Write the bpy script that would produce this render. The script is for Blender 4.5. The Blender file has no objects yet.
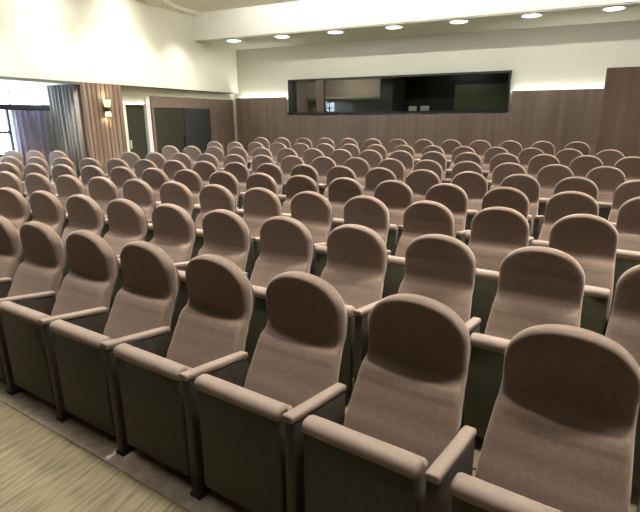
import bpy, math
from mathutils import Matrix, Vector
S = bpy.context.scene
COL = S.collection
PI = math.pi
TH = math.radians(25)            # the hall stands turned 25 degrees to the line of view
CT, ST = math.cos(TH), math.sin(TH)
EYE = 1.68


def hall(u, v, z=0.0):           # u along the back wall (rightwards), v towards the back wall
    return (u * CT + v * ST, -u * ST + v * CT, z)


# ------------------------------------------------------------------ materials
def new_mat(name):
    m = bpy.data.materials.new(name)
    m.use_nodes = True
    nt = m.node_tree
    return m, nt, nt.nodes['Principled BSDF']


def plain(name, col, rough=0.6, var=0.06, scale=6.0, metal=0.0, bump=0.0, bscale=200.0):
    m, nt, b = new_mat(name)
    tc = nt.nodes.new('ShaderNodeTexCoord')
    nz = nt.nodes.new('ShaderNodeTexNoise'); nz.inputs['Scale'].default_value = scale
    nt.links.new(tc.outputs['Object'], nz.inputs['Vector'])
    rp = nt.nodes.new('ShaderNodeValToRGB')
    rp.color_ramp.elements[0].position = 0.3; rp.color_ramp.elements[1].position = 0.7
    rp.color_ramp.elements[0].color = [max(0, c * (1 - var)) for c in col] + [1]
    rp.color_ramp.elements[1].color = [min(1, c * (1 + var)) for c in col] + [1]
    nt.links.new(nz.outputs['Fac'], rp.inputs['Fac'])
    nt.links.new(rp.outputs['Color'], b.inputs['Base Color'])
    b.inputs['Roughness'].default_value = rough
    b.inputs['Metallic'].default_value = metal
    if bump:
        n2 = nt.nodes.new('ShaderNodeTexNoise'); n2.inputs['Scale'].default_value = bscale
        nt.links.new(tc.outputs['Object'], n2.inputs['Vector'])
        bp = nt.nodes.new('ShaderNodeBump'); bp.inputs['Strength'].default_value = bump
        bp.inputs['Distance'].default_value = 0.002
        nt.links.new(n2.outputs['Fac'], bp.inputs['Height'])
        nt.links.new(bp.outputs['Normal'], b.inputs['Normal'])
    return m


def streaks(name, c0, c1, scale=(30, 30, 0.6), rough=0.55, pos=(0.35, 0.65)):
    """Grain or stripes drawn out along the axis with the small scale."""
    m, nt, b = new_mat(name)
    tc = nt.nodes.new('ShaderNodeTexCoord')
    mp = nt.nodes.new('ShaderNodeMapping'); mp.inputs['Scale'].default_value = scale
    nz = nt.nodes.new('ShaderNodeTexNoise'); nz.inputs['Scale'].default_value = 1.0
    nz.inputs['Detail'].default_value = 4.0
    rp = nt.nodes.new('ShaderNodeValToRGB')
    rp.color_ramp.elements[0].position = pos[0]; rp.color_ramp.elements[1].position = pos[1]
    rp.color_ramp.elements[0].color = list(c0) + [1]; rp.color_ramp.elements[1].color = list(c1) + [1]
    nt.links.new(tc.outputs['Object'], mp.inputs['Vector'])
    nt.links.new(mp.outputs['Vector'], nz.inputs['Vector'])
    nt.links.new(nz.outputs['Fac'], rp.inputs['Fac'])
    nt.links.new(rp.outputs['Color'], b.inputs['Base Color'])
    b.inputs['Roughness'].default_value = rough
    return m


def glow(name, col, strength):
    m, nt, b = new_mat(name)
    b.inputs['Base Color'].default_value = list(col) + [1]
    b.inputs['Emission Color'].default_value = list(col) + [1]
    b.inputs['Emission Strength'].default_value = strength
    return m


def glass(name, tint=(1, 1, 1), refl=0.08):
    m = bpy.data.materials.new(name); m.use_nodes = True
    nt = m.node_tree; nt.nodes.clear()
    o = nt.nodes.new('ShaderNodeOutputMaterial')
    t = nt.nodes.new('ShaderNodeBsdfTransparent'); t.inputs['Color'].default_value = list(tint) + [1]
    g = nt.nodes.new('ShaderNodeBsdfGlossy'); g.inputs['Roughness'].default_value = 0.02
    mx = nt.nodes.new('ShaderNodeMixShader'); mx.inputs['Fac'].default_value = refl
    nt.links.new(t.outputs[0], mx.inputs[1]); nt.links.new(g.outputs[0], mx.inputs[2])
    nt.links.new(mx.outputs[0], o.inputs['Surface'])
    return m


def velvet(m):
    b = m.node_tree.nodes['Principled BSDF']
    b.inputs['Sheen Weight'].default_value = 0.35
    b.inputs['Sheen Roughness'].default_value = 0.45
    b.inputs['Sheen Tint'].default_value = (1.0, 0.88, 0.78, 1)
    return m


M = {
    'fabric': velvet(plain('taupe_upholstery', (0.185, 0.130, 0.098), 0.9, 0.10, 60, bump=0.25, bscale=420)),
    'arm': plain('taupe_arm_pad', (0.235, 0.178, 0.142), 0.75, 0.05, 40, bump=0.12, bscale=420),
    'panel': plain('dark_brown_side_panel', (0.034, 0.028, 0.019), 0.6, 0.10, 25),
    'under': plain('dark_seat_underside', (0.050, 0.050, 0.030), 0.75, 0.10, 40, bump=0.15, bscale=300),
    'shell': plain('brown_back_shell', (0.10, 0.07, 0.05), 0.6, 0.08, 20),
    'iron': plain('dark_metal_foot', (0.03, 0.027, 0.024), 0.45, 0.05, 20, metal=0.6),
    'carpet': streaks('beige_striped_carpet', (0.135, 0.113, 0.066), (0.24, 0.20, 0.122), (55, 5, 20), 0.95),
    'border': streaks('taupe_carpet_border', (0.30, 0.25, 0.205), (0.42, 0.35, 0.285), (16, 16, 16), 0.95),
    'cream': plain('cream_plaster', (0.78, 0.785, 0.67), 0.85, 0.015, 1.5),
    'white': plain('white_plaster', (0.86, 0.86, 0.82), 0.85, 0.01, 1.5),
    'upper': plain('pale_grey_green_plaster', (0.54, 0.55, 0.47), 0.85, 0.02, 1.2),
    'ceil': plain('pale_grey_ceiling', (0.84, 0.85, 0.78), 0.9, 0.015, 1.0),
    'wood': streaks('taupe_wood_panelling', (0.15, 0.112, 0.088), (0.20, 0.152, 0.12), (9, 9, 0.5), 0.5),
    'darkwood': streaks('dark_brown_wood', (0.12, 0.085, 0.064), (0.16, 0.115, 0.088), (9, 9, 0.6), 0.5),
    'midwood': streaks('brown_partition_wood', (0.13, 0.092, 0.07), (0.17, 0.122, 0.094), (7, 7, 0.5), 0.5),
    'slat': streaks('slatted_brown_wood', (0.12, 0.08, 0.055), (0.34, 0.25, 0.19), (14, 14, 0.25), 0.5),
    'grey_drape': streaks('grey_drape_cloth', (0.19, 0.17, 0.145), (0.38, 0.345, 0.305), (9, 9, 0.4), 0.9),
    'blue_drape': streaks('violet_grey_drape_cloth', (0.34, 0.30, 0.40), (0.52, 0.47, 0.60), (9, 9, 0.4), 0.9),
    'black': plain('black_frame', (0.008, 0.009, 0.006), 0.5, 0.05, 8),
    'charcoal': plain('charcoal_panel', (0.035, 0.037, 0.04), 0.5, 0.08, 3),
    'green': plain('dark_green_panel', (0.025, 0.028, 0.014), 0.6, 0.08, 3),
    'olive': plain('olive_board', (0.10, 0.105, 0.055), 0.7, 0.06, 4),
    'desk': plain('grey_green_counter', (0.30, 0.31, 0.24), 0.6, 0.05, 4),
    'booth': plain('taupe_booth_wall', (0.30, 0.23, 0.19), 0.8, 0.04, 2),
    'edge': plain('olive_grey_shade', (0.16, 0.16, 0.12), 0.6, 0.05, 4),
    'jamb': plain('white_jamb_paint', (0.72, 0.73, 0.74), 0.4, 0.02, 4),
    'brass': plain('dark_brass', (0.10, 0.06, 0.035), 0.4, 0.05, 10, metal=0.5),
    'monitor': plain('pale_grey_plastic', (0.55, 0.56, 0.58), 0.5, 0.04, 8),
    'lamp': glow('downlight_glow', (1.0, 0.96, 0.86), 6.0),
    'sconce': glow('sconce_shade_glow', (1.0, 0.86, 0.45), 1.3),
    'glass': glass('clear_glass', (0.96, 0.98, 1.0), 0.05),
    'booth_glass': glass('booth_glass', (0.80, 0.84, 0.80), 0.03),
}


# ------------------------------------------------------------------ mesh helpers
class MB:
    def __init__(self):
        self.v = []; self.f = []; self.sm = []

    def box(self, x0, x1, y0, y1, z0, z1):
        b = len(self.v)
        self.v += [(x, y, z) for z in (z0, z1) for y in (y0, y1) for x in (x0, x1)]
        for q in ((0, 2, 3, 1), (4, 5, 7, 6), (0, 1, 5, 4), (2, 6, 7, 3), (0, 4, 6, 2), (1, 3, 7, 5)):
            self.f.append([b + i for i in q]); self.sm.append(False)
        return self

    def rbox(self, x0, x1, y0, y1, z0, z1, r=0.01, n=3, axis='x'):
        """A bar with rounded long edges: rounded-rectangle section swept along one axis, with small end chamfers."""
        def section(a0, a1, b0, b1, rr):
            pts = []
            for cx, cy, s in ((a1 - rr, b1 - rr, 0), (a0 + rr, b1 - rr, 1), (a0 + rr, b0 + rr, 2), (a1 - rr, b0 + rr, 3)):
                for i in range(n + 1):
                    t = (s + i / n) * PI / 2
                    pts.append((cx + rr * math.cos(t), cy + rr * math.sin(t)))
            return pts
        ext = {'x': (x0, x1, y0, y1, z0, z1), 'y': (y0, y1, x0, x1, z0, z1), 'z': (z0, z1, x0, x1, y0, y1)}[axis]
        e0, e1, a0, a1, b0, b1 = ext
        k = r * 0.6
        rings = [(e0, k), (e0 + k * 0.3, k * 0.3), (e0 + k, 0), (e1 - k, 0), (e1 - k * 0.3, k * 0.3), (e1, k)]
        loops = []
        for e, ins in rings:
            sec = section(a0 + ins, a1 - ins, b0 + ins, b1 - ins, max(r - ins, 1e-4))
            loop = []
            for a, b in sec:
                p = {'x': (e, a, b), 'y': (a, e, b), 'z': (a, b, e)}[axis]
                loop.append(len(self.v)); self.v.append(p)
            loops.append(loop)
        m = len(loops[0])
        for l0, l1 in zip(loops, loops[1:]):
            for i in range(m):
                j = (i + 1) % m
                self.f.append([l0[i], l0[j], l1[j], l1[i]]); self.sm.append(True)
        self.f.append(loops[0][::-1]); self.sm.append(False)
        self.f.append(loops[-1]); self.sm.append(False)
        return self

    def lathe(self, prof, n=24, c=(0, 0, 0), smooth=True):
        loops = []
        for r, z in prof:
            b = len(self.v)
            self.v += [(c[0] + r * math.cos(2 * PI * i / n), c[1] + r * math.sin(2 * PI * i / n), c[2] + z) for i in range(n)]
            loops.append(b)
        for a, b in zip(loops, loops[1:]):
            for i in range(n):
                j = (i + 1) % n
                self.f.append([a + i, a + j, b + j, b + i]); self.sm.append(smooth)
        self.f.append([loops[0] + i for i in range(n)][::-1]); self.sm.append(False)
        self.f.append([loops[-1] + i for i in range(n)]); self.sm.append(False)
        return self

    def mesh(self, name, mat):
        me = bpy.data.meshes.new(name)
        me.from_pydata(self.v, [], self.f)
        me.polygons.foreach_set('use_smooth', self.sm)
        me.materials.append(mat)
        import bmesh
        bm = bmesh.new(); bm.from_mesh(me)
        bmesh.ops.recalc_face_normals(bm, faces=bm.faces)
        bm.to_mesh(me); bm.free()
        return me

    def build(self, name, mat, parent=None):
        o = bpy.data.objects.new(name, self.mesh(name, mat))
        COL.objects.link(o)
        if parent: o.parent = parent
        return o


def tag(o, label=None, cat=None, group=None, kind=None):
    if label: o['label'] = label
    if cat: o['category'] = cat
    if group: o['group'] = group
    if kind: o['kind'] = kind
    return o


def empty(name, loc, rz=0.0):
    o = bpy.data.objects.new(name, None)
    o.empty_display_size = 0.1
    o.location = loc; o.rotation_euler = (0, 0, rz)
    COL.objects.link(o)
    return o


def place(o, u, v, z=0.0):
    o.location = hall(u, v, z); o.rotation_euler = (0, 0, -TH)
    return o


def struct(name, mb, mat, label, u=0, v=0, z=0):
    o = mb.build(name, mat)
    place(o, u, v, z)
    o['kind'] = 'structure'
    tag(o, label)
    return o


# ------------------------------------------------------------------ the rows (seat line, heading, curvature, seat pitch, shift, floor level)
ROWS = [
    (0.8377, 1.4899, -0.6006, 0.0136, 0.5573, 0.0, 0.0),
    (1.3815, 2.3541, -0.5758, 0.0186, 0.5614, -0.4401, 0.0125),
    (1.9479, 3.2204, -0.5886, 0.027, 0.5638, -0.2673, 0.0273),
    (2.5124, 4.0836, -0.5823, 0.0296, 0.5658, -0.6134, 0.0428),
    (3.0805, 4.9523, -0.5893, 0.0345, 0.5635, -0.7702, 0.0604),
    (3.6514, 5.8253, -0.5753, 0.0313, 0.5551, -0.4232, 0.0943),
    (4.2214, 6.697, -0.5326, 0.016, 0.5473, 0.0053, 0.1486),
    (4.7769, 7.5464, -0.578, 0.0166, 0.5659, -0.5792, 0.1772),
    (5.3462, 8.4171, -0.5801, 0.022, 0.5643, -1.6064, 0.2436)]


def seat_point(r, k, back=0.0):
    x0, y0, phi, kap, p, off, z = ROWS[r]
    R = 1 / kap
    bx, by = -math.sin(phi), math.cos(phi)
    cx, cy = x0 - bx * R, y0 - by * R
    a = -(k + off) * p / R
    c, s = math.cos(a), math.sin(a)
    vx, vy = bx * c - by * s, bx * s + by * c
    return cx + vx * (R + back), cy + vy * (R + back), vx, vy, z


# ------------------------------------------------------------------ floor: carpet with a low step under each row
def floor():
    bands = []
    ks = [k * 0.5 for k in range(-48, 29)]
    for r in range(9):
        line = []
        for k in ks:
            x, y, _, _, z = seat_point(r, k, -0.60)
            line.append((x, y))
        bands.append((line, ROWS[r][6]))
    mb = MB()
    def add(p, z):
        mb.v.append((p[0], p[1], z)); return len(mb.v) - 1
    fx, fy = hall(0, -1)[:2]
    prev = [add((p[0] + fx * 9, p[1] + fy * 9), 0.0) for p in bands[0][0]]
    prev_z = 0.0
    n = len(prev)
    def strip(a, b):
        for i in range(n - 1):
            mb.f.append([a[i], a[i + 1], b[i + 1], b[i]]); mb.sm.append(False)
    for line, z in bands:
        low = [add(p, prev_z) for p in line]
        strip(prev, low)
        if z > prev_z:
            hi = [add(p, z) for p in line]
            strip(low, hi); low = hi
        prev, prev_z = low, z
    last = [add((p[0] - fx * 7, p[1] - fy * 7), prev_z) for p in bands[-1][0]]
    strip(prev, last)
    # turn into the hall's axes so that the carpet stripes run towards the back wall
    mb.v = [(x * CT - y * ST, x * ST + y * CT, z) for x, y, z in mb.v]
    return struct('floor', mb, M['carpet'], 'beige carpet with fine stripes running up towards the rows of chairs')


fl = floor()


def border():
    mb = MB()
    ks = [k * 0.5 for k in range(-15, 9)]
    A = []; B = []
    for k in ks:
        for lst, d in ((A, -0.545), (B, -0.43)):
            x, y, _, _, z = seat_point(0, k, d)
            lst.append((x * CT - y * ST, x * ST + y * CT))
    n = len(ks)
    for z in (0.0015, 0.006):
        for lst in (A, B):
            for i, p in enumerate(lst):
                q = p
                mb.v.append((q[0], q[1], z))
    for i in range(n - 1):
        mb.f.append([2 * n + i, 2 * n + i + 1, 3 * n + i + 1, 3 * n + i]); mb.sm.append(False)
        mb.f.append([i, i + 1, 2 * n + i + 1, 2 * n + i]); mb.sm.append(False)
    return struct('trim_1', mb, M['border'], 'taupe carpet border strip along the foot of the front row')


border()

# ------------------------------------------------------------------ one chair, built at the origin facing -Y
import bmesh


def lerp_table(t, z):
    for (z0, a), (z1, b) in zip(t, t[1:]):
        if z0 <= z <= z1:
            q = (z - z0) / (z1 - z0)
            q = q * q * (3 - 2 * q) * 0.5 + q * 0.5
            return a + (b - a) * q
    return t[0][1] if z < t[0][0] else t[-1][1]


FRONT = [(0.34, -0.222), (0.45, -0.170), (0.56, -0.116), (0.64, -0.078), (0.674, -0.058), (0.702, -0.012), (0.732, -0.003), (0.84, -0.013), (0.92, -0.025), (1.02, -0.040)]
BACK = [(0.34, -0.120), (0.45, -0.072), (0.56, -0.026), (0.66, 0.018), (0.74, 0.058), (0.80, 0.068), (0.88, 0.060), (0.95, 0.046), (1.02, 0.030)]


def backrest_bm():
    """Upright with a tall arched head: lower part leans back, the head part curls forward over it."""
    top, bot = 1.008, 0.35
    hw = 0.238
    def half(z):
        # gently tapering sides and an arched top
        q = min(max(0, (z - 0.44)) / 0.34, 1); w = 0.234 - 0.022 * q * q * (3 - 2 * q)
        za = 0.835
        if z > za:
            q = (z - za) / (top - za)
            w *= max(0.0, 1 - q ** 2.2) ** (1 / 2.05)
        if z < bot + 0.03:
            q = (bot + 0.03 - z) / 0.03
            w *= 1 - 0.06 * q * q
        return w
    # outline, counter-clockwise from bottom left along the bottom, up the right side, over the arch
    side = []
    zs = [bot + (0.62 - bot) * i / 9 for i in range(9)] + [0.62 + 0.215 * i / 20 for i in range(21)]
    # arch by angle
    for z in zs: side.append((half(z), z))
    for i in range(1, 22):
        t = i / 22 * PI / 2
        z = 0.835 + (top - 0.835) * math.sin(t)
        side.append((half(z), z))
    right = side
    nb = len(right)
    NX = 24
    mb = MB()
    # grid: for every height a row of points across; shared sections front and back, closed by the rounding
    rows_f = []; rows_b = []
    rr = 0.018
    def rnd(d):
        q = min(max(d / rr, 0), 1)
        return 1 - math.sqrt(max(0, 1 - (1 - q) ** 2))
    levels = right + [(0.0, top)]
    xs = []
    for i in range(NX + 1):
        t = -1 + 2 * i / NX
        xs.append(math.sin(t * PI / 2) * 0.75 + t * 0.25)
    for (w, z) in levels[:-1]:
        rf = []; rb = []
        for t in xs:
            x = w * t
            # distance to the outline, sideways and upwards
            dx = w - abs(x)
            # height of the outline above this x
            lo, hi = z, top
            for _ in range(18):
                mid = (lo + hi) / 2
                if half(mid) > abs(x): lo = mid
                else: hi = mid
            dz = lo - z
            d = min(dx, dz * 0.999 + 0.0) if z > 0.7 else dx
            if dz < rr * 1.6 and dx < rr * 1.6:
                d = dx * dz / math.sqrt(dx * dx + dz * dz + 1e-12)
            d = min(d, (z - bot))
            f = lerp_table(FRONT, z); b = lerp_table(BACK, z)
            th = (b - f)
            e = rnd(d)
            bulge = 0.006 * (1 - (x / max(w, 1e-6)) ** 2) * (1 if d > 0 else 0)
            yf = f + e * min(th * 0.35, 0.024) - bulge * min(1, d / rr)
            yb = b - e * min(th * 0.35, 0.034)
            rf.append(len(mb.v)); mb.v.append((x, yf, z))
            rb.append(len(mb.v)); mb.v.append((x, yb, z))
        rows_f.append(rf); rows_b.append(rb)
    f = lerp_table(FRONT, top); b = lerp_table(BACK, top)
    ring_top = len(mb.v); mb.v.append((0, (f + b) / 2, top))
    for a, c in zip(rows_f, rows_f[1:]):
        for i in range(NX):
            mb.f.append([a[i], a[i + 1], c[i + 1], c[i]]); mb.sm.append(True)
    for a, c in zip(rows_b, rows_b[1:]):
        for i in range(NX):
            mb.f.append([a[i + 1], a[i], c[i], c[i + 1]]); mb.sm.append(True)
    for i in range(len(rows_f) - 1):
        for s in (0, NX):
            mb.f.append([rows_f[i][s], rows_f[i + 1][s], rows_b[i + 1][s], rows_b[i][s]]); mb.sm.append(True)
    tf, tb = rows_f[-1], rows_b[-1]
    for i in range(NX):
        mb.f.append([tf[i], tf[i + 1], ring_top]); mb.sm.append(True)
        mb.f.append([tb[i + 1], tb[i], ring_top]); mb.sm.append(True)
    mb.f.append([tf[0], ring_top, tb[0]]); mb.sm.append(True)
    mb.f.append([tf[NX], tb[NX], ring_top]); mb.sm.append(True)
    bf, bb = rows_f[0], rows_b[0]
    for i in range(NX):
        mb.f.append([bf[i + 1], bf[i], bb[i], bb[i + 1]]); mb.sm.append(True)
    return mb


def shell_mb():
    mb = MB()
    n = 12
    pts = []
    for i in range(n + 1):
        z = 0.37 + (0.90 - 0.37) * i / n
        y = lerp_table(BACK, z)
        w = 0.205 if z < 0.84 else 0.205 - (z - 0.84) * 0.9
        pts.append((w, y, z))
    L = []
    for w, y, z in pts:
        b = len(mb.v)
        mb.v += [(-w, y - 0.004, z), (w, y - 0.004, z), (w, y + 0.014, z), (-w, y + 0.014, z)]
        L.append(b)
    for a, c in zip(L, L[1:]):
        for i in range(4):
            j = (i + 1) % 4
            mb.f.append([a + i, a + j, c + j, c + i]); mb.sm.append(False)
    mb.f.append([L[0] + i for i in range(4)]); mb.sm.append(False)
    mb.f.append([L[-1] + i for i in range(4)]); mb.sm.append(False)
    return mb


def slope(mb):
    """The arm falls a little towards the backrest."""
    mb.v = [(x, y, z - (0.15 * (y + 0.487) if z > 0.3 else 0)) for x, y, z in mb.v]


def arm_pad_mb(x):
    mb = MB()
    mb.rbox(x - 0.025, x + 0.025, -0.487, -0.095, 0.608, 0.642, 0.012, 3, 'y')
    slope(mb)
    return mb


def side_panel_mb(x):
    """The narrow upright between two seats: a slim board widening at its foot."""
    mb = MB()
    mb.rbox(x - 0.024, x + 0.024, -0.475, -0.102, 0.02, 0.607, 0.008, 2, 'z')
    slope(mb)
    return mb


def foot_mb(x):
    mb = MB()
    mb.rbox(x - 0.032, x + 0.032, -0.480, -0.06, 0.0, 0.022, 0.006, 2, 'y')
    return mb


def seat_pad_mb():
    """The seat folded up: an upright slab whose front edge has become a thick round roll on top."""
    mb = MB()
    mb.rbox(-0.226, 0.226, -0.480, -0.400, 0.574, 0.636, 0.030, 6, 'x')
    mb.rbox(-0.222, 0.222, -0.430, -0.355, 0.16, 0.60, 0.030, 4, 'x')
    return mb


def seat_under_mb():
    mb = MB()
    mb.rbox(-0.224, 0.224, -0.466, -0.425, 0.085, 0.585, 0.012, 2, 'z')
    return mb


def seat_frame_mb():
    mb = MB()
    mb.rbox(-0.240, 0.240, -0.335, -0.235, 0.22, 0.40, 0.02, 3, 'x')
    mb.rbox(-0.240, 0.240, -0.235, -0.05, 0.24, 0.345, 0.015, 3, 'x')
    return mb


HW = 0.276
ME = {
    'backrest': backrest_bm().mesh('backrest', M['fabric']),
    'back_shell': shell_mb().mesh('back_shell', M['shell']),
    'seat': seat_pad_mb().mesh('seat', M['arm']),
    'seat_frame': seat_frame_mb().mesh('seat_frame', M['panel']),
    'seat_underside': seat_under_mb().mesh('seat_underside', M['under']),
}
for s, x in (('R', HW), ('L', -HW)):
    ME['armrest' + s] = arm_pad_mb(x).mesh('armrest', M['arm'])
    ME['side_panel' + s] = side_panel_mb(x).mesh('side_panel', M['panel'])
    ME['foot' + s] = foot_mb(x).mesh('foot', M['iron'])


def part(name, me, parent, label=None):
    o = bpy.data.objects.new(name, me)
    COL.objects.link(o); o.parent = parent
    if label: o['label'] = label
    return o


def make_chair():
    t = empty('auditorium_chair', (0, 0, 0))
    part('backrest', ME['backrest'], t)
    part('back_shell', ME['back_shell'], t)
    part('seat_frame', ME['seat_frame'], t)
    s = part('seat', ME['seat'], t)
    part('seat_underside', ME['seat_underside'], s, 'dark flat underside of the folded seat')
    sp = part('side_panel', ME['side_panelR'], t)
    part('foot', ME['footR'], sp)
    part('armrest', ME['armrestR'], t)
    return t


def copy_tree(o, parent=None):
    c = o.copy(); COL.objects.link(c)
    if parent: c.parent = parent
    for ch in list(o.children): copy_tree(ch, c)
    return c


# camera numbers, used here only to leave out the seats that lie wholly outside the photograph
F_PX, PITCH, ROLL = 490.06, 0.27419, -0.0070
CP, SP = math.cos(PITCH), math.sin(PITCH)

ORD = ['first', 'second', 'third', 'fourth', 'fifth', 'sixth', 'seventh', 'eighth', 'ninth', 'tenth', 'eleventh', 'twelfth',
       'thirteenth', 'fourteenth', 'fifteenth', 'sixteenth', 'seventeenth', 'eighteenth', 'nineteenth', 'twentieth', 'twenty-first']
ROWNAME = ['front row', 'second row', 'third row', 'fourth row', 'fifth row', 'sixth row', 'seventh row', 'eighth row', 'rearmost row']
KRANGE = [
    [k for k in range(0, -8, -1)],
    [k for k in range(1, -11, -1)],
    [k for k in range(0, -14, -1)],
    [k for k in range(1, -16, -1)],
    [k for k in range(1, -18, -1)],
    [k for k in range(0, -15, -1)] + [-17, -18, -19],
    [k for k in range(0, -16, -1)],
    [k for k in range(0, -15, -1)],
    [k for k in range(0, -13, -1)]]
proto = make_chair()
first = True
for r, ks in enumerate(KRANGE):
    main = [k for k in ks if not (r == 5 and k < -15)]
    for k in ks:
        x, y, vx, vy, z = seat_point(r, k)
        if first: t = proto; first = False
        else: t = copy_tree(proto)
        t.location = (x, y, z)
        t.rotation_euler = (0, 0, math.atan2(vy, vx) - PI / 2)
        daylit = (r == 4 and k <= -15) or (r == 5 and k < -15)
        if r == 5 and k < -15:
            n = [-17, -18, -19].index(k)
            lab = 'daylit bluish tip-up auditorium chair beyond the aisle by the left drape, %s from the pier' % ORD[n]
        elif daylit:
            lab = 'daylit bluish tip-up auditorium chair, fifth row from the front, %s from the right' % ORD[main.index(k)]
        elif r == 0:
            lab = 'large brown tip-up auditorium chair with dark front panel, front row, %s from the right' % ORD[main.index(k)]
        elif r == 8:
            lab = 'small brown tip-up auditorium chair, rearmost row below the booth window, %s from the right' % ORD[main.index(k)]
        else:
            lab = 'brown fabric tip-up auditorium chair, %s from the front, %s from the right' % (ROWNAME[r], ORD[main.index(k)])
        tag(t, lab, 'chair', 'auditorium chairs in the %s' % ROWNAME[r])
        if k - 1 not in ks:      # the end of a row has an arm on its outer side too
            sp = part('side_panel', ME['side_panelL'], t)
            part('foot', ME['footL'], sp)
            part('armrest', ME['armrestL'], t)

# ------------------------------------------------------------------ the hall
UL, UR = -9.25, 6.2              # face of the left wall, right wall
VF, VB = -6.5, 13.77             # front (stage) wall, back wall
ZS, ZC = 3.73, 4.38              # underside of the soffit, main ceiling
ZB = 2.455                       # underside of the left bulkhead
WT = 2.30                        # top of the wood panelling

# back wall around the booth window
WU0, WU1, WZ0, WZ1 = -7.35, -1.14, 1.82, 2.765
mb = MB()
mb.box(UL - 1.3, WU0, VB, VB + 0.15, 0.0, ZC + 0.1)
mb.box(WU1, UR + 0.2, VB, VB + 0.15, 0.0, ZC + 0.1)
mb.box(WU0, WU1, VB, VB + 0.15, WZ1, ZC + 0.1)
mb.box(WU0, WU1, VB, VB + 0.15, 0.0, WZ0)
struct('wall_back', mb, M['upper'], 'pale grey green upper back wall above the wood panelling')

# wood panelling standing proud of the back wall, with a light trough behind its top edge
PV = VB - 0.16
mb = MB()
mb.box(UL + 0.02, WU0 - 0.08, PV, PV + 0.03, 0.24, WT)
mb.box(WU1 + 0.08, UR, PV, PV + 0.03, 0.24, WT)
mb.box(WU0 - 0.08, WU1 + 0.08, PV, PV + 0.03, 0.24, WZ0 - 0.06)
struct('trim_2', mb, M['wood'], 'taupe wood panelling on the lower back wall')
# soffit: box with the bright front edge
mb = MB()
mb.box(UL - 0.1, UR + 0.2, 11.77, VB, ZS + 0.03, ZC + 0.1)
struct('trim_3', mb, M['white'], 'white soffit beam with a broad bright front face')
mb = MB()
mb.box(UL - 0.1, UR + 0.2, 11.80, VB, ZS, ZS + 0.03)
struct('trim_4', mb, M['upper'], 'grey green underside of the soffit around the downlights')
# main ceiling
mb = MB()
mb.box(UL - 1.3, UR + 0.2, VF - 0.2, 11.77, ZC + 0.06, ZC + 0.16)
struct('ceiling', mb, M['ceil'], 'pale grey main ceiling above the soffit')
# cream dropped ceiling along the left wall, its edge curving
mb = MB()
edge = [(-8.95, 11.77), (-9.0, 11.3), (-8.95, 10.7), (-8.75, 10.1), (-8.4, 9.6), (-7.9, 9.1), (-7.4, 8.7), (-6.9, 8.3), (-6.5, 7.6), (-6.3, 6.6), (-6.3, VF)]
n = len(edge)
for z in (ZC - 0.02, ZC + 0.06):
    for p in edge: mb.v.append((p[0], p[1], z))
    for p in edge: mb.v.append((UL - 0.05, p[1], z))
for i in range(n - 1):
    mb.f.append([i, i + 1, n + i + 1, n + i]); mb.sm.append(False)
    mb.f.append([2 * n + i, 2 * n + i + 1, 3 * n + i + 1, 3 * n + i]); mb.sm.append(False)
    mb.f.append([i, i + 1, 2 * n + i + 1, 2 * n + i]); mb.sm.append(False)
struct('trim_5', mb, M['cream'], 'cream dropped ceiling with a curved edge along the left wall')

# left wall: bulkhead above, openings below
mb = MB()
mb.box(UL - 0.15, UL, VF, VB, ZB, ZC + 0.1)
mb.box(UL - 1.3, UL - 0.15, VF, 8.0, ZB, ZB + 0.12)          # ceiling of the recess
struct('wall_left', mb, M['cream'], 'bright cream bulkhead of the left wall')
mb = MB()
mb.box(UL - 0.30, UL - 0.15, 8.95, 9.18, 0.0, ZB)            # lower wall set back under the bulkhead
mb.box(UL - 0.30, UL - 0.15, 9.18, 9.92, 2.06, ZB)
mb.box(UL - 0.30, UL - 0.15, 9.92, VB, 0.0, ZB)
mb.box(UL - 0.30, UL - 0.0, VF, 3.0, 0.0, ZB)
struct('trim_6', mb, M['cream'], 'cream lower left wall above the dark doors')
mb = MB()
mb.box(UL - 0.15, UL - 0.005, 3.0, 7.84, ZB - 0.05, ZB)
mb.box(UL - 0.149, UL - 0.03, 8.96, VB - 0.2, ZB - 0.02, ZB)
struct('trim_15', mb, M['edge'], 'olive grey strip standing in for shade under the cream bulkhead')  # dark colour stands in for the shaded underside of the bulkhead
# pier of slatted wood and the grey return beside it
mb = MB()
mb.box(UL - 0.30, UL, 7.85, 8.95, 0.0, ZB)
for i in range(9):
    a = 7.87 + i * 0.12
    mb.box(UL, UL + 0.018, a, a + 0.085, 0.0, ZB)
struct('trim_7', mb, M['slat'], 'brown slatted wood pier carrying the wall lamp')

# recess in the left wall
UW = -10.38
mb = MB()
mb.box(UW - 0.15, UL - 0.30, 7.85, 7.97, 0.0, ZB)
mb.box(UW - 0.15, UL, 2.88, 3.0, 0.0, ZB)
mb.box(UW - 0.15, UW, 3.0, 7.85, 0.0, 0.95)
mb.box(UW - 0.15, UW, 6.99, 7.85, 0.95, 1.90)
struct('trim_8', mb, M['cream'], 'cream walls of the window recess on the left')


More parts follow.
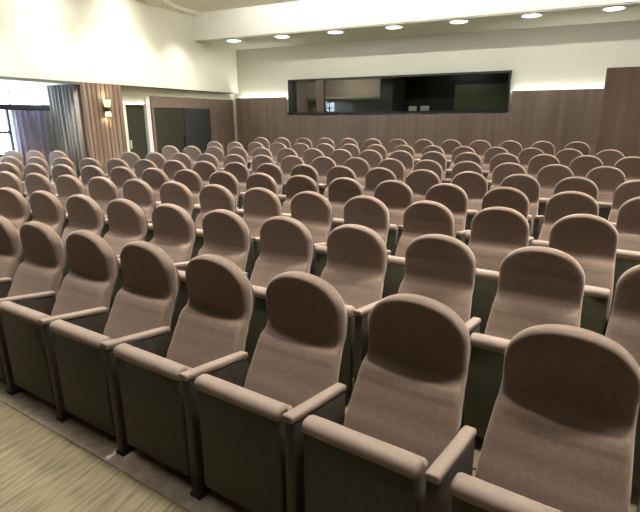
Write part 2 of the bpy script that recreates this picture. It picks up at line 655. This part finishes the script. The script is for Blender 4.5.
def pleat(mb, axis_u, fixed, a0, a1, z0, z1, amp=0.035, wave=0.115, n=90):
    F = []; B = []
    for i in range(n + 1):
        a = a0 + (a1 - a0) * i / n
        d = amp * math.sin(2 * PI * a / wave) + 0.3 * amp * math.sin(2 * PI * a / wave * 0.37)
        for lst, off in ((F, 0.0), (B, 0.012)):
            for z in (z0, z1):
                p = (a, fixed + d + off, z) if axis_u else (fixed + d + off, a, z)
                lst.append(len(mb.v)); mb.v.append(p)
    for i in range(n):
        for L in (F, B):
            mb.f.append([L[2 * i], L[2 * i + 2], L[2 * i + 3], L[2 * i + 1]]); mb.sm.append(True)
        for t in (0, 1):
            mb.f.append([F[2 * i + t], F[2 * i + 2 + t], B[2 * i + 2 + t], B[2 * i + t]]); mb.sm.append(False)
    for i in (0, n):
        mb.f.append([F[2 * i], F[2 * i + 1], B[2 * i + 1], B[2 * i]]); mb.sm.append(False)
    return mb


mb = pleat(MB(), True, -0.0, -0.36, 0.48, -1.13, 1.16)
o = place(mb.build('grey_drape', M['grey_drape']), UL - 0.54, 7.76, 1.25)
tag(o, 'tall grey pleated drape hanging beside the brown wood pier', 'drape')
mb = pleat(MB(), False, 0.0, -0.36, 0.36, -1.0, 0.80, wave=0.14)
o = place(mb.build('violet_drape', M['blue_drape']), UW + 0.10, 7.34, 1.08)
tag(o, 'violet grey pleated drape hanging right of the bright window', 'drape')
rail = MB().rbox(-0.05, 0.05, -2.40, 2.41, -0.06, 0.06, 0.01, 2, 'y')
o = struct('trim_9', rail, M['charcoal'], 'dark grey transom beam above the window and violet drape', UW + 0.06, 5.42, 1.945)

# window with lower panes, and a strip of clerestory panes over the transom
win = empty('window_1', hall(UW - 0.07, 4.97, 0.95), -TH)
win['kind'] = 'structure'; win['label'] = 'bright daylit window at the left edge behind the chairs'
mb = MB()
for a in (-1.97, -0.98, 0.0, 0.98, 1.94):
    mb.box(-0.03, 0.03, a, a + 0.05, 0.0, 0.94)
mb.box(-0.03, 0.03, -1.97, 1.99, 0.0, 0.05)
mb.box(-0.03, 0.03, -1.97, 1.99, 0.46, 0.51)
mb.build('window_frame', M['charcoal'], win)
mb = MB().box(-0.004, 0.004, -1.95, 1.97, 0.02, 0.94)
mb.build('pane', M['glass'], win)
w2 = empty('window_2', hall(UW - 0.07, 5.42, 2.005), -TH)
w2['kind'] = 'structure'; w2['label'] = 'pale clerestory strip of glass above the dark transom at left'
mb = MB()
for a in (-2.40, -1.6, -0.8, 0.0, 0.8, 1.6, 2.36):
    mb.box(-0.02, 0.02, a, a + 0.04, 0.0, 0.45)
mb.build('window_frame', M['jamb'], w2)
MB().box(-0.004, 0.004, -2.40, 2.40, 0.0, 0.45).build('pane', M['glass'], w2)

# wall lamp on the pier
t = empty('wall_lamp', hall(UL + 0.018, 8.40, 1.90), -TH)
tag(t, 'small up and down wall lamp glowing yellow on the brown slatted pier', 'lamp')
MB().box(0.0, 0.03, -0.05, 0.05, -0.07, 0.07).build('back_plate', M['brass'], t)
MB().lathe([(0.055, -0.05), (0.06, -0.045), (0.06, 0.045), (0.055, 0.05)], 20, (0.09, 0, 0)).build('body', M['brass'], t)
MB().lathe([(0.058, 0.05), (0.085, 0.20)], 20, (0.09, 0, 0)).build('shade', M['sconce'], t)
MB().lathe([(0.075, -0.15), (0.058, -0.05)], 20, (0.09, 0, 0)).build('shade', M['sconce'], t)

# doors of the left wall beyond the pier
d = empty('door_1', hall(UL - 0.22, 9.52, 0.24), -TH)
d['kind'] = 'structure'; d['label'] = 'dark green door in the left wall just beyond the wood pier'
MB().box(-0.02, 0.02, -0.36, 0.36, 0.0, 1.80).build('door_leaf', M['green'], d)
mb = MB().box(0.02, 0.11, 0.30, 0.42, 0.0, 1.98)
mb.build('door_jamb', M['jamb'], d)
MB().box(0.02, 0.06, -0.28, -0.25, 0.75, 0.95).build('door_handle', M['jamb'], d)
# wood panelling on the left wall beyond the door, with a dark double door
mb = MB()
mb.box(UL - 0.15, UL - 0.10, 10.00, 10.07, 0.24, WT - 0.05)
mb.box(UL - 0.15, UL - 0.10, 12.40, VB - 0.16, 0.24, WT - 0.05)
mb.box(UL - 0.15, UL - 0.10, 10.07, 12.40, 1.97, WT - 0.05)
struct('trim_10', mb, M['wood'], 'brown wood panelling on the left wall around the dark double door')
d = empty('door_2', hall(UL - 0.13, 11.235, 0.24), -TH)
d['kind'] = 'structure'; d['label'] = 'dark double door in the far left corner'
MB().box(-0.02, 0.02, -1.16, -0.01, 0.0, 1.72).build('door_leaf', M['green'], d)
MB().box(-0.02, 0.02, 0.01, 1.16, 0.0, 1.72).build('door_leaf', M['charcoal'], d)
MB().box(0.02, 0.05, -0.10, -0.06, 0.6, 1.0).build('door_handle', M['iron'], d)

# booth window
bw = empty('window_3', hall((WU0 + WU1) / 2, VB - 0.1, WZ0), -TH)
bw['kind'] = 'structure'; bw['label'] = 'long dark framed booth window in the back wall'
hw = (WU1 - WU0) / 2; hh = WZ1 - WZ0
mb = MB()
mb.box(-hw - 0.03, hw + 0.02, -0.03, 0.25, hh - 0.03, hh + 0.02)
mb.box(-hw - 0.03, hw + 0.02, -0.03, 0.25, -0.02, 0.03)
mb.box(-hw - 0.03, -hw + 0.12, -0.03, 0.25, 0.0, hh)
mb.box(hw - 0.03, hw + 0.02, -0.03, 0.25, 0.0, hh)
mb.build('window_frame', M['black'], bw)
MB().box(-hw + 0.04, hw - 0.03, 0.08, 0.088, 0.03, hh).build('pane', M['booth_glass'], bw)
MB().box(-hw + 0.90, -hw + 1.13, -0.02, 0.10, 0.03, hh).build('mullion', M['shell'], bw)

# booth room behind the window
mb = MB()
mb.box(WU0 - 0.6, WU1 + 0.6, VB + 2.3, VB + 2.4, 0.9, 3.3)
mb.box(WU0 - 0.7, WU0 - 0.6, VB + 0.15, VB + 2.4, 0.9, 3.3)
mb.box(WU1 + 0.6, WU1 + 0.7, VB + 0.15, VB + 2.4, 0.9, 3.3)
mb.box(WU0 - 0.7, WU1 + 0.7, VB + 0.15, VB + 2.4, 3.3, 3.4)
mb.box(WU0 - 0.7, WU1 + 0.7, VB + 0.15, VB + 2.4, 0.8, 0.9)
struct('trim_11', mb, M['booth'], 'taupe inner walls of the booth')
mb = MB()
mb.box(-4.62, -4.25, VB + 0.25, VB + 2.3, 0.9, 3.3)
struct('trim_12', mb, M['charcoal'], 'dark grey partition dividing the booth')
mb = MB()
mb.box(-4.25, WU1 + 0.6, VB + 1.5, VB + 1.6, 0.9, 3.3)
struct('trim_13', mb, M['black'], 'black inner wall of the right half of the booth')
t = empty('control_counter', hall(-6.0, VB + 1.35, 0.9), -TH)
tag(t, 'grey green counter inside the left half of the booth', 'counter')
MB().rbox(-1.35, 1.30, -0.35, 0.35, 1.32, 1.40, 0.01, 2, 'x').build('counter_top', M['desk'], t)
MB().box(-1.30, 1.25, -0.28, 0.30, 0.0, 1.32).build('cabinet', M['green'], t)
t = empty('notice_board', hall(-1.95, VB + 1.49, 1.72), -TH)
tag(t, 'dark green board on the black wall at the right of the booth', 'board')
MB().box(-0.80, 0.80, -0.03, 0.0, 0.0, 0.86).build('board', M['olive'], t)
MB().box(-0.84, -0.80, -0.04, 0.0, -0.04, 0.90).build('frame', M['black'], t)
t = empty('booth_desk', hall(-3.1, VB + 0.60, 0.9), -TH)
tag(t, 'black desk behind the glass in the dark right half of the booth', 'desk')
MB().rbox(-1.0, 0.6, -0.25, 0.25, 0.80, 0.84, 0.008, 2, 'x').build('desk_top', M['black'], t)
for sx in (-0.95, 0.55):
    MB().box(sx - 0.03, sx + 0.03, -0.22, 0.22, 0.0, 0.80).build('leg', M['black'], t)
for i, uu in enumerate((-3.75, -3.40)):
    t = empty('monitor', hall(uu, VB + 0.60, 1.74), -TH + (0.25 if i else -0.2))
    tag(t, ('left' if i == 0 else 'right') + ' one of two small pale monitors behind the dark booth glass', 'monitor', 'booth monitors')
    MB().rbox(-0.12, 0.12, -0.015, 0.015, 0.08, 0.25, 0.008, 2, 'x').build('screen', M['monitor'], t)
    MB().box(-0.02, 0.02, -0.01, 0.02, 0.012, 0.09).build('stand', M['monitor'], t)
    MB().box(-0.07, 0.07, -0.05, 0.06, 0.0, 0.012).build('base', M['monitor'], t)

# dark wood partition at right, right wall, front wall
mb = MB()
mb.box(0.66, UR, 9.60, 9.70, 0.0, 2.43)
struct('trim_14', mb, M['midwood'], 'dark brown wood partition at the right edge')
mb = MB()
mb.box(UR, UR + 0.15, VF, VB, 0.0, ZC + 0.1)
struct('wall_right', mb, M['darkwood'], 'right side wall')
mb = MB()
mb.box(UL - 1.3, UR + 0.2, VF - 0.15, VF, 0.0, ZC + 0.1)
struct('wall_front', mb, M['darkwood'], 'front wall behind the stage')

# ------------------------------------------------------------------ lamps
WARM = (1.0, 0.95, 0.87)


def area(name, u, v, z, sx, sy, power, col=WARM, rot=(0, 0, 0), shape='RECTANGLE', spread=PI):
    L = bpy.data.lights.new(name, 'AREA')
    L.energy = power; L.color = col; L.shape = shape; L.size = sx; L.spread = spread
    if shape in ('RECTANGLE', 'ELLIPSE'): L.size_y = sy
    o = bpy.data.objects.new(name, L)
    COL.objects.link(o)
    o.location = hall(u, v, z)
    o.rotation_euler = (Matrix.Rotation(-TH, 4, 'Z') @ (Matrix.Rotation(rot[2], 4, 'Z') @ Matrix.Rotation(rot[1], 4, 'Y') @ Matrix.Rotation(rot[0], 4, 'X'))).to_euler()
    return o


P_SOFFIT, P_CEIL, P_COVE, P_BOOTH, P_WALL_FILL, P_FACE = 17, 21.5, 6, 40, 15, 95


def ceiling_light(u, v, z, label, group, me_cache={}):
    t = empty('ceiling_light', hall(u, v, z), -TH)
    tag(t, label, 'ceiling light', group)
    if not me_cache:
        me_cache['trim'] = MB().lathe([(0.20, 0.0), (0.235, -0.004), (0.235, -0.012), (0.20, -0.014)], 28).mesh('trim_ring', M['jamb'])
        me_cache['lens'] = MB().lathe([(0.198, -0.010), (0.15, -0.024), (0.07, -0.030)], 28).mesh('lens', M['lamp'])
    part('trim_ring', me_cache['trim'], t); part('lens', me_cache['lens'], t)
    return t


TILT = (math.radians(-5), math.radians(7), 0)
DL = [(-8.17, 12.08), (-6.67, 12.08), (-5.17, 12.08), (-3.68, 12.08), (-2.19, 12.08), (-0.70, 12.08), (0.80, 12.08)]
for i, (u, v) in enumerate(DL):
    ceiling_light(u, v, ZS, 'round recessed downlight under the white soffit, %s from the left' % ORD[i], 'downlights in the soffit')
    area('soffit_lamp', u, v, ZS - 0.04, 0.2, 0.2, P_SOFFIT, shape='DISK', rot=(math.radians(12), 0, 0), spread=math.radians(170))
# narrow adjustable downlights over the seating, above the picture, turned towards the stage
for u in [-8.4 + 1.3 * i for i in range(11)]:
    for v in [0.7 + 1.3 * i for i in range(9)]:
        area('ceiling_lamp', u, v, ZC + (0.05 if u > -6.2 else -0.03), 0.14, 0.14, P_CEIL * (0.28 if v < 1 else 0.62 if v < 2.5 else 1.0), shape='DISK',
             rot=(math.radians(-12), math.radians(7), 0) if v < 1 else TILT, spread=math.radians(60 if v < 5 else 70 if v < 6.5 else 84))
# added unseen fill lights that brighten the bulkhead and the soffit face
for v in (5.2, 7.1, 9.0):
    area('added_wall_fill', UL + 1.1, v, ZC - 0.06, 0.15, 0.15, P_WALL_FILL, shape='DISK', rot=(0, math.radians(50), 0), spread=math.radians(110))
area('added_wall_fill', -7.0, 9.8, ZC + 0.05, 0.15, 0.15, P_WALL_FILL * 1.3, shape='DISK', rot=(math.radians(35), math.radians(58), 0), spread=math.radians(110))
area('added_soffit_fill', -1.6, 8.6, ZC + 0.01, 14.5, 0.06, P_FACE, rot=(math.radians(88), 0, 0), spread=math.radians(50))  # added strip of fill, out of view, to whiten the soffit face
# light strips hidden behind the top of the panelling
area('cove_strip', (UL + WU0) / 2, VB - 0.065, WT - 0.06, WU0 - UL - 0.2, 0.05, P_COVE * 1.9, rot=(PI, 0, 0))
area('cove_strip', (WU1 + 2.2) / 2, VB - 0.065, WT - 0.06, 2.2 - WU1 - 0.2, 0.05, P_COVE * 2.8, rot=(PI, 0, 0))
area('booth_light', -2.4, VB + 0.9, 3.28, 0.3, 0.3, 9)  # added fill so the green board shows in the dark half
area('booth_light', -6.0, VB + 1.2, 3.28, 0.5, 0.3, P_BOOTH)
area('sconce_up', UL + 0.11, 8.40, 2.12, 0.12, 0.12, 2.0, (1, 0.82, 0.5), (PI, 0, 0), 'DISK')
area('sconce_down', UL + 0.11, 8.40, 1.73, 0.12, 0.12, 2.0, (1, 0.82, 0.5), (0, 0, 0), 'DISK')

# ------------------------------------------------------------------ daylight outside the left window
W = bpy.data.worlds.new('daylight'); S.world = W; W.use_nodes = True
nt = W.node_tree; bg = nt.nodes['Background']
tc = nt.nodes.new('ShaderNodeTexCoord'); sep = nt.nodes.new('ShaderNodeSeparateXYZ')
rp = nt.nodes.new('ShaderNodeValToRGB')
rp.color_ramp.elements[0].position = 0.40; rp.color_ramp.elements[0].color = (0.30, 0.42, 0.70, 1)
rp.color_ramp.elements[1].position = 0.52; rp.color_ramp.elements[1].color = (0.75, 0.86, 1.0, 1)
mpn = nt.nodes.new('ShaderNodeMath'); mpn.operation = 'MULTIPLY_ADD'
mpn.inputs[1].default_value = 0.5; mpn.inputs[2].default_value = 0.5
nt.links.new(tc.outputs['Generated'], sep.inputs[0]); nt.links.new(sep.outputs['Z'], mpn.inputs[0])
nt.links.new(mpn.outputs[0], rp.inputs['Fac']); nt.links.new(rp.outputs['Color'], bg.inputs['Color'])
bg.inputs['Strength'].default_value = 24.0

# ------------------------------------------------------------------ camera
cam = bpy.data.cameras.new('camera'); cam.sensor_width = 36.0; cam.sensor_fit = 'HORIZONTAL'
cam.lens = F_PX / 640 * 36.0; cam.clip_start = 0.05
co = bpy.data.objects.new('camera', cam); COL.objects.link(co)
r0 = Vector((1, 0, 0)); u0 = Vector((0, SP, CP)); fw = Vector((0, CP, -SP))
cr, sr = math.cos(ROLL), math.sin(ROLL)
right = r0 * cr + u0 * sr; up = u0 * cr - r0 * sr
m = Matrix((right, up, -fw)).transposed().to_4x4()
m.translation = Vector((0, 0, EYE))
co.matrix_world = m
S.camera = co
vs = S.view_settings
vs.view_transform = 'Standard'; vs.look = 'None'; vs.gamma = 1.0; vs.use_curve_mapping = False
vs.exposure = 0.0
